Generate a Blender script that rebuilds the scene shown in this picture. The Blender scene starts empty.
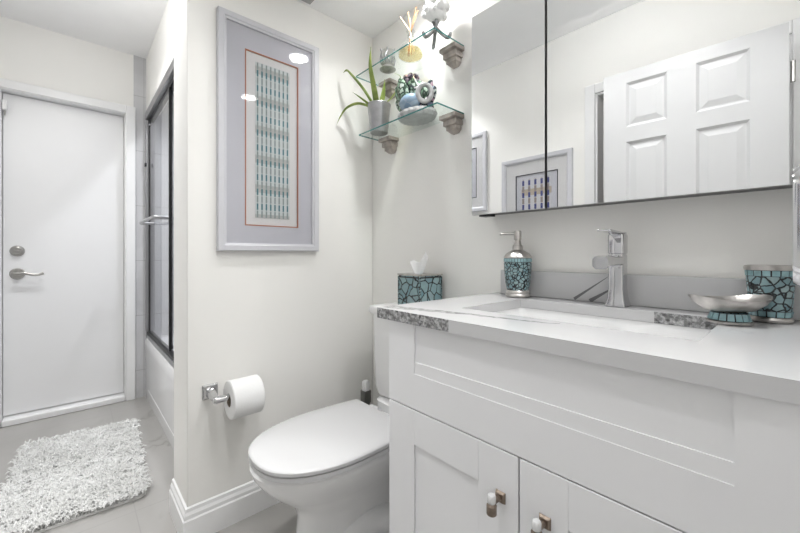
import bpy, bmesh, math, random
from mathutils import Vector, Matrix
random.seed(7)
SC = bpy.context.scene
COL = SC.collection
PI = math.pi

# ------------------------------------------------------------------ camera, world, exposure
CAMZ = 1.05
cd = bpy.data.cameras.new('camera'); cam = bpy.data.objects.new('camera', cd); COL.objects.link(cam)
cam.location = (0, 0, CAMZ); cam.rotation_euler = (PI/2, 0, math.radians(48))
cd.sensor_width = 36; cd.lens = 364/800*36; cd.shift_y = -12.5/800; cd.clip_start = .01
SC.camera = cam
w = bpy.data.worlds.new('world'); SC.world = w; w.use_nodes = True
w.node_tree.nodes['Background'].inputs[0].default_value = (1, 1, 1, 1)
w.node_tree.nodes['Background'].inputs[1].default_value = .3
SC.view_settings.view_transform = 'Standard'; SC.view_settings.look = 'None'
SC.view_settings.gamma = 1; SC.view_settings.exposure = 0.76
SC.view_settings.use_curve_mapping = False
P_ALCOVE = 2.5      # watts of each downlight over the vanity and toilet
GLOBE_R = .085      # added globe lights in the higher ceiling
P_CAN = 1.9         # watts of each recessed light added in the higher ceiling
P_CAN_HALL = 2.9  # same, for those added above the mat
E_MAIN = 3.0       # radiance of the added globes
E_HALL = 7.4
E_SCONCE = 12.0  # radiance of the added sconce
P_SHOWER = 7.0  # watts of the light added over the tub
LIGHT_COL = (1.0, 1.0, 1.0)

# ------------------------------------------------------------------ measurements
XB = -1.5           # wall with the framed picture
YA = 1.16           # wall behind the vanity
YE = .31            # end of the picture wall
XS = -1.735         # its back
XF = -3.25          # far wall with the flat door
YT = .40            # front of the tub
YW = -.31           # wall with the panelled door
XR = .12            # right wall
ZL, ZH = 2.17, 2.49 # soffit and main ceiling
ZC = .909           # counter top

# ------------------------------------------------------------------ materials
class NT:
    def __init__(s, name, rough=.5, metal=0.0, col=(.8, .8, .8)):
        s.m = bpy.data.materials.new(name); s.m.use_nodes = True
        s.t = s.m.node_tree; s.b = s.t.nodes['Principled BSDF']
        s.set('Base Color', col); s.set('Roughness', rough); s.set('Metallic', metal)
    def put(s, sock, v):
        if isinstance(v, bpy.types.NodeSocket): s.t.links.new(v, sock)
        elif isinstance(v, (tuple, list)):
            sock.default_value = tuple(v) + ((1,) if len(v) == 3 and len(sock.default_value) == 4 else ())
        else: sock.default_value = v
    def set(s, k, v): s.put(s.b.inputs[k], v)
    def n(s, typ, out=0, ins=None, **attrs):
        nd = s.t.nodes.new(typ)
        for k, v in attrs.items(): setattr(nd, k, v)
        for k, v in (ins or {}).items(): s.put(nd.inputs[k], v)
        return nd.outputs[out]
    def math(s, op, a, b=0.0, c=0.0):
        return s.n('ShaderNodeMath', 0, {0: a, 1: b, 2: c}, operation=op)
    def obj(s): return s.n('ShaderNodeTexCoord', 'Object')
    def sep(s, v):
        nd = s.t.nodes.new('ShaderNodeSeparateXYZ'); s.t.links.new(v, nd.inputs[0]); return nd.outputs
    def noise(s, scale, detail=3, vec=None, rough=.5, dist=0):
        ins = {'Scale': scale, 'Detail': detail, 'Roughness': rough, 'Distortion': dist}
        ins['Vector'] = vec if vec is not None else s.obj()
        return s.n('ShaderNodeTexNoise', 0, ins)
    def ramp(s, fac, stops, interp='LINEAR'):
        nd = s.t.nodes.new('ShaderNodeValToRGB'); nd.color_ramp.interpolation = interp
        e = nd.color_ramp.elements
        while len(e) < len(stops): e.new(.5)
        for q, (p, c) in zip(e, stops):
            q.position = p; q.color = tuple(c) + ((1,) if len(c) == 3 else ())
        s.put(nd.inputs[0], fac); return nd.outputs[0]
    def mix(s, f, a, b):
        nd = s.t.nodes.new('ShaderNodeMix'); nd.data_type = 'RGBA'
        s.put(nd.inputs[0], f); s.put(nd.inputs[6], a); s.put(nd.inputs[7], b); return nd.outputs[2]
    def bump(s, h, strength=.2, dist=.01):
        s.set('Normal', s.n('ShaderNodeBump', 0, {'Height': h, 'Strength': strength, 'Distance': dist}))

def plain(name, col, rough=.5, metal=0.0, var=.03, scale=8, bump=0.0, bscale=60):
    t = NT(name, rough, metal)
    a = tuple(max(0, c*(1-var)) for c in col); b = tuple(min(1, c*(1+var)) for c in col)
    t.set('Base Color', t.ramp(t.noise(scale), [(.3, a), (.7, b)]))
    if bump: t.bump(t.noise(bscale, 2), bump, .002)
    return t.m

M = {}
M['wall'] = plain('painted_wall', (.89, .88, .85), .55, var=.01, scale=3, bump=.05, bscale=180)
M['ceil'] = plain('ceiling_paint', (.93, .93, .93), .8, var=.01, bump=.08, bscale=220)
M['trim'] = plain('trim_paint', (.86, .86, .86), .35, var=.01)
M['door'] = plain('door_paint', (.84, .84, .845), .4, var=.012, scale=2)
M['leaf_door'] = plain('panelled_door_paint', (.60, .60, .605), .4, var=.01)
M['cab'] = plain('cabinet_lacquer', (.81, .81, .82), .32, var=.008, scale=4)
M['china'] = plain('white_china', (.87, .87, .87), .12, var=.005)
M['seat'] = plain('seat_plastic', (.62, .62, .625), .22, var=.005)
M['chrome'] = plain('chrome', (.60, .60, .61), .08, 1.0, var=.02)
M['nickel'] = plain('brushed_nickel', (.42, .41, .395), .33, 1.0, var=.08, scale=40)
M['steel'] = plain('dull_steel', (.40, .40, .41), .38, 1.0, var=.04)
M['black'] = plain('black_seal', (.012, .012, .013), .4)
M['dark'] = plain('dark_gap', (.02, .02, .022), .7)
M['bronze'] = plain('aged_bronze', (.26, .21, .17), .3, .85, var=.25, scale=60)
M['silver'] = plain('antique_silver', (.50, .48, .46), .33, .9, var=.22, scale=45, bump=.3, bscale=90)
M['pewter'] = plain('pewter', (.24, .245, .25), .35, .85, var=.3, scale=40)
M['stonebracket'] = plain('carved_grey_wood', (.40, .36, .325), .7, var=.3, scale=30, bump=.4, bscale=70)
M['paper'] = plain('soft_paper', (.80, .80, .795), .9, var=.01, bump=.2, bscale=150)
M['card'] = plain('cardboard', (.42, .36, .29), .9)
M['frame'] = plain('picture_frame_paint', (.60, .60, .63), .4, var=.02)
M['mat'] = plain('picture_mat', (.53, .53, .565), .85, var=.015)
M['mat2'] = plain('picture_mat_back', (.66, .655, .645), .85, var=.015)
M['orange'] = plain('orange_bevel', (.42, .17, .10), .7)
M['white_plastic'] = plain('white_plastic', (.78, .78, .78), .35)
M['grey_plastic'] = plain('grey_plastic', (.13, .13, .12), .35)
M['case'] = plain('cabinet_case', (.12, .12, .12), .5)
M['tub'] = plain('tub_enamel', (.90, .90, .905), .15, var=.01)
M['soil'] = plain('soil', (.06, .045, .03), .95, var=.5, scale=90)
M['pot'] = plain('galvanised_pot', (.42, .42, .43), .35, .75, var=.12, scale=30)
M['coral'] = plain('white_coral', (.84, .84, .83), .7, var=.06, scale=60, bump=.6, bscale=110)
M['reed'] = plain('reed_stick', (.45, .24, .12), .8, var=.15, scale=50)
M['reed_pale'] = plain('pale_reed_stick', (.66, .52, .38), .8, var=.1, scale=50)
M['navy'] = plain('navy_fabric', (.05, .06, .13), .9, var=.3, scale=30)
M['tan'] = plain('tan_board', (.45, .30, .18), .6, var=.15)
M['quartz_sink'] = plain('sink_china', (.86, .86, .86), .14, var=.005)

def mk_mirror():
    t = NT('mirror_silvering', .0, 1.0, (.86, .87, .87)); return t.m
M['mirror'] = mk_mirror()

def mk_pane(name, tint, refl=1.0, rough=.0):
    t = NT(name); nt = t.t
    tr = nt.nodes.new('ShaderNodeBsdfTransparent'); tr.inputs[0].default_value = tuple(tint) + (1,)
    gl = nt.nodes.new('ShaderNodeBsdfGlossy'); gl.inputs['Roughness'].default_value = rough
    fr = t.n('ShaderNodeFresnel', 0, {'IOR': 1.5})
    mx = nt.nodes.new('ShaderNodeMixShader')
    bk = t.n('ShaderNodeNewGeometry', 6)
    nt.links.new(t.math('MULTIPLY', t.math('MULTIPLY', fr, refl), t.math('SUBTRACT', 1.0, bk)), mx.inputs[0])
    nt.links.new(tr.outputs[0], mx.inputs[1]); nt.links.new(gl.outputs[0], mx.inputs[2])
    nt.links.new(mx.outputs[0], nt.nodes['Material Output'].inputs[0])
    return t.m
M['pane'] = mk_pane('picture_glass', (.98, .98, .985), .8, .035)
M['shelf_glass'] = mk_pane('shelf_glass', (.955, .98, .97), 1.0)
M['shelf_edge'] = plain('shelf_glass_edge', (.05, .20, .19), .15)
M['shower_glass'] = mk_pane('shower_glass', (.90, .91, .93), 1.0)
M['clear'] = mk_pane('clear_glass', (.90, .91, .90), 1.6)
M['amber'] = mk_pane('amber_oil', (.94, .85, .62), .5)
M['crystal'] = plain('frosted_crystal', (.66, .66, .66), .12)

def mk_tile():       # shower wall tile, large grey slabs
    t = NT('grey_wall_tile', .25)
    c = t.sep(t.obj())
    def line(a, per, wd):
        f = t.math('FRACT', t.math('DIVIDE', a, per)); return t.math('LESS_THAN', f, wd/per)
    g = t.math('MAXIMUM', line(t.math('ADD', c[2], 5.0), .40, .004), t.math('MAXIMUM', line(t.math('ADD', c[0], 9.87), .80, .004), line(t.math('ADD', c[1], 5.21), .80, .004)))
    base = t.ramp(t.noise(2.2, 5, dist=1.2), [(.3, (.50, .50, .51)), (.5, (.60, .60, .61)), (.75, (.55, .55, .56))])
    t.set('Base Color', t.mix(g, base, (.42, .42, .42))); return t.m
M['tile'] = mk_tile()

def mk_floor():
    t = NT('marble_floor_tile', .28)
    o = t.obj(); c = t.sep(o)
    def line(a, per, wd):
        f = t.math('FRACT', t.math('DIVIDE', a, per)); return t.math('LESS_THAN', f, wd/per)
    gx = line(t.math('ADD', c[0], 10.37), .61, .004); gy = line(t.math('ADD', c[1], 10.18), .61, .004)
    n = t.noise(1.2, 4, o, .5, .8)
    v = t.math('ABSOLUTE', t.math('SUBTRACT', n, .5))
    vein = t.math('MULTIPLY', t.ramp(v, [(0, (1, 1, 1)), (.006, (.35, .35, .35)), (.02, (0, 0, 0))]), t.ramp(t.noise(2.1, 2), [(.52, (0, 0, 0)), (.64, (.8, .8, .8))]))
    cloud = t.ramp(t.noise(1.1, 4, o, .55, .8), [(.3, (.33, .32, .305)), (.7, (.42, .41, .395))])
    col = t.mix(vein, cloud, (.12, .105, .09))
    t.set('Base Color', t.mix(t.math('MAXIMUM', gx, gy), col, (.33, .32, .31))); return t.m
M['floor'] = mk_floor()

def mk_quartz(name, streak):
    t = NT(name, .14)
    o = t.obj(); c = t.sep(o)
    n = t.noise(2.6, 5, o, .6, 1.3)
    v = t.math('ABSOLUTE', t.math('SUBTRACT', n, .5))
    vein = t.math('MULTIPLY', t.ramp(v, [(0, (.8, .8, .8)), (.008, (.25, .25, .25)), (.02, (0, 0, 0))]), t.ramp(t.noise(3.3, 2), [(.6, (0, 0, 0)), (.75, (.4, .4, .4))]))
    wob = t.math('MULTIPLY', t.math('SUBTRACT', t.noise(14, 4, o), .5), .05)
    for (x0, y0, x1, y1, hw, ax) in streak:      # long natural veins: x against y (top) or x against z (splash)
        L = math.hypot(x1-x0, y1-y0); dx, dy = (x1-x0)/L, (y1-y0)/L
        a = t.math('SUBTRACT', c[0], x0); b = t.math('SUBTRACT', c[ax], y0)
        al = t.math('ADD', t.math('MULTIPLY', a, dx), t.math('MULTIPLY', b, dy))
        ac = t.math('ADD', t.math('SUBTRACT', t.math('MULTIPLY', b, dx), t.math('MULTIPLY', a, dy)), wob if ax == 1 else 0.0)
        hw2 = t.math('MULTIPLY', t.math('MAXIMUM', t.math('SUBTRACT', 1.15, t.math('DIVIDE', al, L)), .12), hw)
        k = t.math('MULTIPLY', t.math('LESS_THAN', t.math('ABSOLUTE', ac), hw2), t.math('MULTIPLY', t.math('GREATER_THAN', al, 0.0), t.math('LESS_THAN', al, L)))
        speck = t.ramp(t.noise(55, 3, o), [(.40, (.35, .35, .35)), (.6, (1, 1, 1))]) if ax == 1 else 1.0
        vein = t.math('MAXIMUM', vein, t.math('MULTIPLY', k, t.math('MULTIPLY', speck, .75 if ax == 1 else .9)))
    cloud = t.ramp(t.noise(1.7, 3), [(.3, (.57, .57, .575)), (.7, (.61, .61, .615))])
    t.set('Base Color', t.mix(vein, cloud, (.13, .13, .135))); return t.m
M['quartz'] = mk_quartz('veined_quartz', [(-.756, .632, -.33, .730, .020, 1)])
M['splash'] = mk_quartz('veined_quartz_splash', [(-.470, .913, -.375, .985, .0038, 2), (-.425, .911, -.35, .962, .0050, 2)])

def mk_speckle():
    t = NT('speckled_quartz', .25)
    o = t.obj()
    a = t.ramp(t.n('ShaderNodeTexVoronoi', 1, {'Scale': 150, 'Vector': o}), [(.0, (.05, .05, .05)), (.5, (.45, .45, .45)), (1, (.8, .8, .8))])
    s = t.noise(95, 4, o, .7)
    col = t.ramp(s, [(.40, (.012, .012, .012)), (.49, (.10, .10, .105)), (.57, (.40, .40, .40)), (.66, (.60, .60, .60))])
    t.set('Base Color', t.mix(.35, col, a)); return t.m
M['speckle'] = mk_speckle()

def mk_crackle(name, scale, edge, cols, dark=(.015, .018, .02), rough=.25):
    t = NT(name, rough)
    o = t.obj()
    vm = t.t.nodes.new('ShaderNodeVectorMath'); vm.operation = 'MULTIPLY_ADD'
    t.put(vm.inputs[0], t.n('ShaderNodeTexNoise', 1, {'Scale': scale*.9, 'Detail': 3, 'Vector': o})); vm.inputs[1].default_value = (.55/scale,)*3; t.put(vm.inputs[2], o); o = vm.outputs[0]
    d = t.n('ShaderNodeTexVoronoi', 0, {'Scale': scale, 'Vector': o, 'Randomness': 1.0}, feature='DISTANCE_TO_EDGE')
    cell = t.n('ShaderNodeTexVoronoi', 1, {'Scale': scale, 'Vector': o, 'Randomness': 1.0})
    g = t.math('FRACT', t.math('MULTIPLY', t.sep(cell)[0], 3.7))
    base = t.ramp(g, [(i/(len(cols)-1), c) for i, c in enumerate(cols)])
    base = t.mix(t.math('MULTIPLY', t.noise(scale*1.3, 4, o), .7), base, (.15, .18, .19))
    k = t.ramp(d, [(edge*.55, (0, 0, 0)), (edge, (1, 1, 1))])
    t.set('Base Color', t.mix(k, dark, base)); t.bump(k, .35, .002); return t.m
TEAL = [(.22, .40, .43), (.34, .50, .52), (.17, .33, .37), (.42, .55, .56), (.27, .44, .47)]
M['mosaic_small'] = mk_crackle('turquoise_mosaic_small', 92, .13, TEAL)
M['mosaic_mid'] = mk_crackle('turquoise_mosaic_mid', 62, .10, TEAL)
M['mosaic_big'] = mk_crackle('turquoise_mosaic_big', 27, .065, TEAL)
M['band'] = plain('turquoise_tile', (.27, .43, .46), .25, var=.25, scale=45)
M['glaze'] = mk_crackle('multicoloured_glaze', 38, .17, [(.75, .78, .76), (.18, .36, .22), (.78, .78, .80), (.30, .42, .62), (.62, .30, .42), (.80, .80, .78), (.42, .62, .45)], (.05, .06, .07), .15)
M['glaze_green'] = mk_crackle('green_striped_glaze', 44, .17, [(.72, .80, .72), (.16, .34, .18), (.50, .66, .50), (.78, .80, .78)], (.04, .07, .05), .15)
M['glaze_blue'] = mk_crackle('blue_glaze', 30, .03, [(.16, .32, .52), (.45, .58, .70), (.22, .38, .58), (.62, .70, .76)], (.35, .4, .5), .12)
M['glaze_pink'] = mk_crackle('pink_glaze', 60, .14, [(.55, .25, .32), (.45, .42, .60), (.75, .62, .64), (.30, .28, .45)], (.06, .05, .08), .15)
M['glaze_base'] = plain('pale_ribbed_glaze', (.44, .44, .44), .3, var=.2, scale=25)

def mk_leaf():
    t = NT('aloe_leaf', .4); c = t.sep(t.obj())
    t.set('Base Color', t.ramp(t.noise(18, 4), [(.3, (.13, .20, .035)), (.6, (.30, .38, .09)), (.8, (.44, .50, .18))])); return t.m
M['leaf'] = mk_leaf()

def mk_print(name, y0, y1, z0, z1, n, m, ca, cb, bg, ax=1):
    """woven-looking print: n columns of vertical dashes in m rows, with horizontal bands"""
    t = NT(name, .85); c = t.sep(t.obj())
    u = t.math('DIVIDE', t.math('SUBTRACT', c[ax], y0), y1-y0); v = t.math('DIVIDE', t.math('SUBTRACT', c[2], z0), z1-z0)
    s = t.math('ABSOLUTE', t.math('SUBTRACT', t.math('FRACT', t.math('MULTIPLY', u, n)), .5))
    r = t.math('MULTIPLY', v, m)
    tri = t.math('ABSOLUTE', t.math('SUBTRACT', t.math('FRACT', r), .5))
    st = t.math('MULTIPLY', t.math('LESS_THAN', s, .18), t.math('LESS_THAN', tri, .44))
    line = t.math('LESS_THAN', s, .06)
    alt = t.math('LESS_THAN', t.math('FRACT', t.math('MULTIPLY', r, .5)), .5)
    band = t.math('LESS_THAN', t.math('FRACT', t.math('ADD', t.math('MULTIPLY', v, m/4.0), .15)), .27)
    colr = t.mix(t.math('MULTIPLY', alt, .6), ca, cb)
    base = t.mix(t.math('MULTIPLY', band, .8), bg, cb)
    base = t.mix(t.math('MULTIPLY', t.noise(60, 2), .25), base, (.5, .5, .48))
    base = t.mix(t.math('MULTIPLY', line, .6), base, cb)
    t.set('Base Color', t.mix(st, base, colr)); return t.m
M['print'] = mk_print('dash_print', .552, .698, 1.198, 1.832, 8, 21, (.055, .16, .185), (.36, .36, .34), (.56, .61, .60))
M['print_gold'] = mk_print('gold_blue_print', -1.37, -1.095, 1.15, 1.575, 6, 10, (.05, .06, .20), (.40, .32, .20), (.58, .58, .60), 0)

def mk_emit(name, strength):
    t = NT(name); nt = t.t
    e = nt.nodes.new('ShaderNodeEmission'); e.inputs[0].default_value = LIGHT_COL + (1,); e.inputs[1].default_value = strength
    nt.links.new(e.outputs[0], nt.nodes['Material Output'].inputs[0]); return t.m
M['lens'] = mk_emit('lamp_lens', 14)
M['lens_fill'] = mk_emit('fill_lamp_diffuser', 2.5)

def mk_shag():
    t = NT('shag_yarn', 1.0); t.set('Specular IOR Level', .05); t.set('Base Color', t.ramp(t.noise(14, 3), [(.3, (.70, .70, .685)), (.7, (.80, .80, .79))])); return t.m
M['shag'] = mk_shag()

# ------------------------------------------------------------------ mesh building
class MB:
    def __init__(s): s.v = []; s.f = []; s.mi = []
    def add(s, vs, fs, mi=0):
        o = len(s.v); s.v += [tuple(p) for p in vs]
        s.f += [tuple(i+o for i in q) for q in fs]; s.mi += [mi]*len(fs); return s
    def box(s, x0, x1, y0, y1, z0, z1, mi=0, fmi=None):
        vs = [(x0, y0, z0), (x1, y0, z0), (x1, y1, z0), (x0, y1, z0), (x0, y0, z1), (x1, y0, z1), (x1, y1, z1), (x0, y1, z1)]
        s.add(vs, [(3, 2, 1, 0), (4, 5, 6, 7), (0, 1, 5, 4), (1, 2, 6, 5), (2, 3, 7, 6), (3, 0, 4, 7)], mi)
        if fmi:                               # faces in order: bottom top front right back left
            for k, q in fmi.items(): s.mi[-6+k] = q
        return s
    def loft(s, rings, cap0=True, cap1=True, mi=0, closed=True):
        n = len(rings[0]); vs = [p for r in rings for p in r]; fs = []
        for i in range(len(rings)-1):
            for j in range(n if closed else n-1):
                k = (j+1) % n; fs.append((i*n+j, i*n+k, (i+1)*n+k, (i+1)*n+j))
        if cap0: fs.append(tuple(range(n-1, -1, -1)))
        if cap1: fs.append(tuple((len(rings)-1)*n+j for j in range(n)))
        return s.add(vs, fs, mi)
    def lathe(s, prof, cx=0, cy=0, seg=32, sx=1, sy=1, rot=0, mi=0, cap=True):
        rings = []
        for r, z in prof:
            ring = []
            for k in range(seg):
                a = 2*PI*k/seg; x, y = r*sx*math.cos(a), r*sy*math.sin(a)
                ring.append((cx+x*math.cos(rot)-y*math.sin(rot), cy+x*math.sin(rot)+y*math.cos(rot), z))
            rings.append(ring)
        return s.loft(rings, cap, cap, mi)
    def tube(s, pts, r, seg=12, flat=1.0, up=(0, 0, 1), mi=0, cap=True):
        pts = [Vector(p) for p in pts]; n = len(pts)
        rs = r if isinstance(r, (list, tuple)) else [r]*n
        rings = []; ref = Vector(up)
        for i, p in enumerate(pts):
            d = (pts[min(i+1, n-1)]-pts[max(i-1, 0)]).normalized()
            a = ref-d*ref.dot(d)
            if a.length < 1e-4: a = Vector((1, 0, 0))-d*d.x
            a.normalize(); b = d.cross(a); ref = a
            rings.append([p+a*math.cos(2*PI*k/seg)*rs[i]*flat+b*math.sin(2*PI*k/seg)*rs[i] for k in range(seg)])
        return s.loft(rings, cap, cap, mi)
    def prism(s, outline, z0, z1, mi=0):
        return s.loft([[(x, y, z0) for x, y in outline], [(x, y, z1) for x, y in outline]], True, True, mi)
    def ball(s, c, r, seg=16, rings=10, sc=(1, 1, 1), mi=0):
        rr = []
        for i in range(1, rings):
            t = PI*i/rings
            rr.append([(c[0]+r*sc[0]*math.sin(t)*math.cos(2*PI*k/seg), c[1]+r*sc[1]*math.sin(t)*math.sin(2*PI*k/seg), c[2]-r*sc[2]*math.cos(t)) for k in range(seg)])
        return s.loft(rr, True, True, mi)
    def build(s, name, mats, parent=None, org=(0, 0, 0), bev=0, segs=2, smooth=True, ang=35, sub=0):
        if isinstance(mats, str): mats = [mats]
        o0 = Vector(org)
        if parent is not None:
            q = parent; o0 = Vector((0, 0, 0))
            while q is not None: o0 += q.location; q = q.parent
        me = bpy.data.meshes.new(name)
        me.from_pydata([tuple(Vector(p)-o0) for p in s.v], [], s.f)
        for k in mats: me.materials.append(M[k])
        me.polygons.foreach_set('material_index', s.mi)
        bm = bmesh.new(); bm.from_mesh(me); bmesh.ops.recalc_face_normals(bm, faces=bm.faces); bm.to_mesh(me); bm.free()
        if smooth:
            me.shade_smooth(); me.set_sharp_from_angle(angle=math.radians(ang))
        o = bpy.data.objects.new(name, me); COL.objects.link(o)
        if parent is not None: o.parent = parent
        else: o.location = org
        if sub:
            md = o.modifiers.new('subdivision', 'SUBSURF'); md.levels = sub; md.render_levels = sub
        if bev:
            md = o.modifiers.new('bevel', 'BEVEL'); md.width = bev; md.segments = segs; md.limit_method = 'ANGLE'; md.angle_limit = math.radians(40)
            md.harden_normals = False
        return o

def tag(o, label, cat, group=None):
    o['label'] = label; o['category'] = cat
    if group: o['group'] = group
    return o
def thing(name, loc, label, cat, group=None):
    o = bpy.data.objects.new(name, None); COL.objects.link(o); o.location = loc; o.empty_display_size = .05
    return tag(o, label, cat, group)
def struct(o): o['kind'] = 'structure'; return o
def copy_tree(o, parent=None):
    c = o.copy(); COL.objects.link(c); c.parent = parent
    for ch in list(o.children): copy_tree(ch, c)
    return c
def lerp(u, pts):
    for (a, p), (b, q) in zip(pts, pts[1:]):
        if u <= b: return p+(q-p)*(u-a)/(b-a)
    return pts[-1][1]
def spline(pts, n=8):
    P = [Vector(p) for p in pts]; P = [P[0]*2-P[1]]+P+[P[-1]*2-P[-2]]; out = []
    for i in range(1, len(P)-2):
        for k in range(n):
            t = k/n; a, b, c, d = P[i-1:i+3]
            out.append(.5*((2*b)+(c-a)*t+(2*a-5*b+4*c-d)*t*t+(3*b-a-3*c+d)*t**3))
    out.append(P[-2]); return out

# ================================================================== the room shell
b = MB(); b.box(XF-.2, XR+.1, -1.5, YA+.1, -.06, 0); struct(b.build('floor', 'floor', smooth=False))
b = MB()
b.box(XF-.1, XR+.1, -1.5, YA+.1, ZH, ZH+.05)
b.box(XB, XR, YE, YA, ZL, ZH)                                   # lowered soffit over toilet and vanity
struct(b.build('ceiling', 'ceil', smooth=False))
b = MB(); b.box(XS, XR+.1, YA, YA+.1, 0, ZH); struct(b.build('wall_back', 'wall', smooth=False))
b = MB(); b.box(XS, XB, YE, YA, 0, ZH); struct(b.build('wall_left', 'wall', bev=.004))
b = MB(); b.box(XR, XR+.1, -1.5, YA, 0, ZH); struct(b.build('wall_right', 'wall', smooth=False))
# far wall with a door opening y -.325..0.285
b = MB(); D0, D1, DZ = -.325, .285, 2.055
b.box(XF-.1, XF, D1, YT-.07, 0, ZH); b.box(XF-.1, XF, -.7, D0, 0, ZH); b.box(XF-.1, XF, D0, D1, DZ, ZH)
struct(b.build('wall_far', 'wall', smooth=False))
b = MB(); b.box(XF-.1, XF, YT-.07, YA+.1, 0, ZH); b.box(XF, XS, YA, YA+.1, 0, ZH); b.box(XS-.006, XS, YT+.03, YA, 0, ZH)
struct(b.build('wall_shower', 'tile', smooth=False))
b = MB(); b.box(XF, XS, YT+.005, YT+.09, 2.095, ZH); struct(b.build('wall_soffit', 'wall', smooth=False))
# wall behind the camera, with the panelled door's opening
O0, O1, OZ = -.865, -.035, 2.04
b = MB()
b.box(-2.35, O0, YW-.1, YW, 0, ZH); b.box(O1, XR, YW-.1, YW, 0, ZH); b.box(O0, O1, YW-.1, YW, OZ, ZH)
b.box(XF-.1, -2.35, -.55, -.45, 0, ZH); b.box(-2.36, -2.26, -.45, YW-.1, 0, ZH)
struct(b.build('wall_front', 'wall', smooth=False))
b = MB(); b.box(-1.4, XR+.1, -1.5, -1.45, 0, ZH); b.box(-1.45, -1.4, -1.5, YW-.1, 0, ZH); struct(b.build('wall_hall', 'wall', smooth=False))

def base_profile(x0, y0, x1, y1, nx, ny, h=.13):
    """baseboard along a wall line, stepping out along (nx, ny)"""
    prof = [(0, 0), (.016, 0), (.016, h*.66), (.012, h*.70), (.012, h*.80), (.007, h*.88), (.006, h*.97), (0, h)]
    m = MB()
    m.loft([[(x0+nx*d, y0+ny*d, z) for d, z in prof], [(x1+nx*d, y1+ny*d, z) for d, z in prof]])
    return m
prof_ = [(0, 0), (.016, 0), (.016, .086), (.012, .091), (.012, .104), (.007, .114), (.006, .126), (0, .13)]
b = MB(); b.loft([[(XS, YE-d, z) for d, z in prof_], [(XB+d, YE-d, z) for d, z in prof_], [(XB+d, YA, z) for d, z in prof_]]); struct(b.build('baseboard_left', 'trim', smooth=False))
struct(base_profile(XB+.016, YA, -.76, YA, 0, -1).build('baseboard_back', 'trim', smooth=False))
struct(base_profile(-2.26, YW, O0-.08, YW, 0, 1).build('baseboard_front', 'trim', smooth=False))

# casing of the far door
b = MB(); cw = .055
b.box(XF, XF+.018, D1, D1+cw, 0, DZ+cw); b.box(XF, XF+.018, D0-cw, D0, 0, DZ+cw); b.box(XF, XF+.018, D0, D1, DZ, DZ+cw)
b.box(XF-.1, XF+.004, D1-.006, D1+.004, 0, DZ); b.box(XF-.1, XF+.004, D0-.004, D0+.004, 0, DZ); b.box(XF-.1, XF+.004, D0, D1, DZ-.006, DZ+.004)
struct(b.build('trim_1', 'trim', bev=.004))
b = MB(); b.box(XF-.1, XF+.012, D0+.006, D1-.006, 0, .038); struct(b.build('trim_2', 'trim', bev=.006))
# far door, flat slab
dr = struct(thing('door_1', (XF-.055, -.02, .05), 'flat white door with silver deadbolt and lever at the far end of the room', 'door'))
b = MB(); b.box(XF-.095, XF-.055, D0+.008, D1-.008, .050, DZ-.01); b.build('door_slab', 'door', dr, bev=.002)
kx, ky = XF-.055, -.256
def disc_x(m, x0, x1, y, z, r, seg=28, r2=None):
    m.tube([(x0, y, z), (x1, y, z)], [r, r2 or r], seg); return m
b = MB(); disc_x(b, kx, kx+.008, ky, 1.069, .034); disc_x(b, kx+.008, kx+.016, ky, 1.069, .030, r2=.022)
b.box(kx+.014, kx+.030, ky-.018, ky+.018, 1.063, 1.075); b.build('deadbolt', 'nickel', dr, bev=.002)
b = MB(); disc_x(b, kx, kx+.010, ky, .926, .036, r2=.031)
disc_x(b, kx+.01, kx+.045, ky, .926, .012)
b.tube(spline([(kx+.045, ky-.012, .927), (kx+.048, ky+.03, .930), (kx+.047, ky+.07, .920), (kx+.044, ky+.10, .921), (kx+.044, ky+.12, .928)]), .0085, 12)
b.build('door_lever', 'nickel', dr)
o = thing('contact_sensor', (XF+.018, -.312, 1.93), 'small white plastic capsule at the far door\'s upper left corner', 'sensor')
b = MB(); b.box(XF-.03, XF+.012, -.316, -.296, 1.925, 1.985); b.build('sensor_body', 'white_plastic', o, bev=.004)
b = MB(); b.tube([(XF-.008, -.306, 1.925), (XF-.008, -.306, 1.895)], [.006, .003], 10); b.build('sensor_pin', 'nickel', o)

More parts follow.
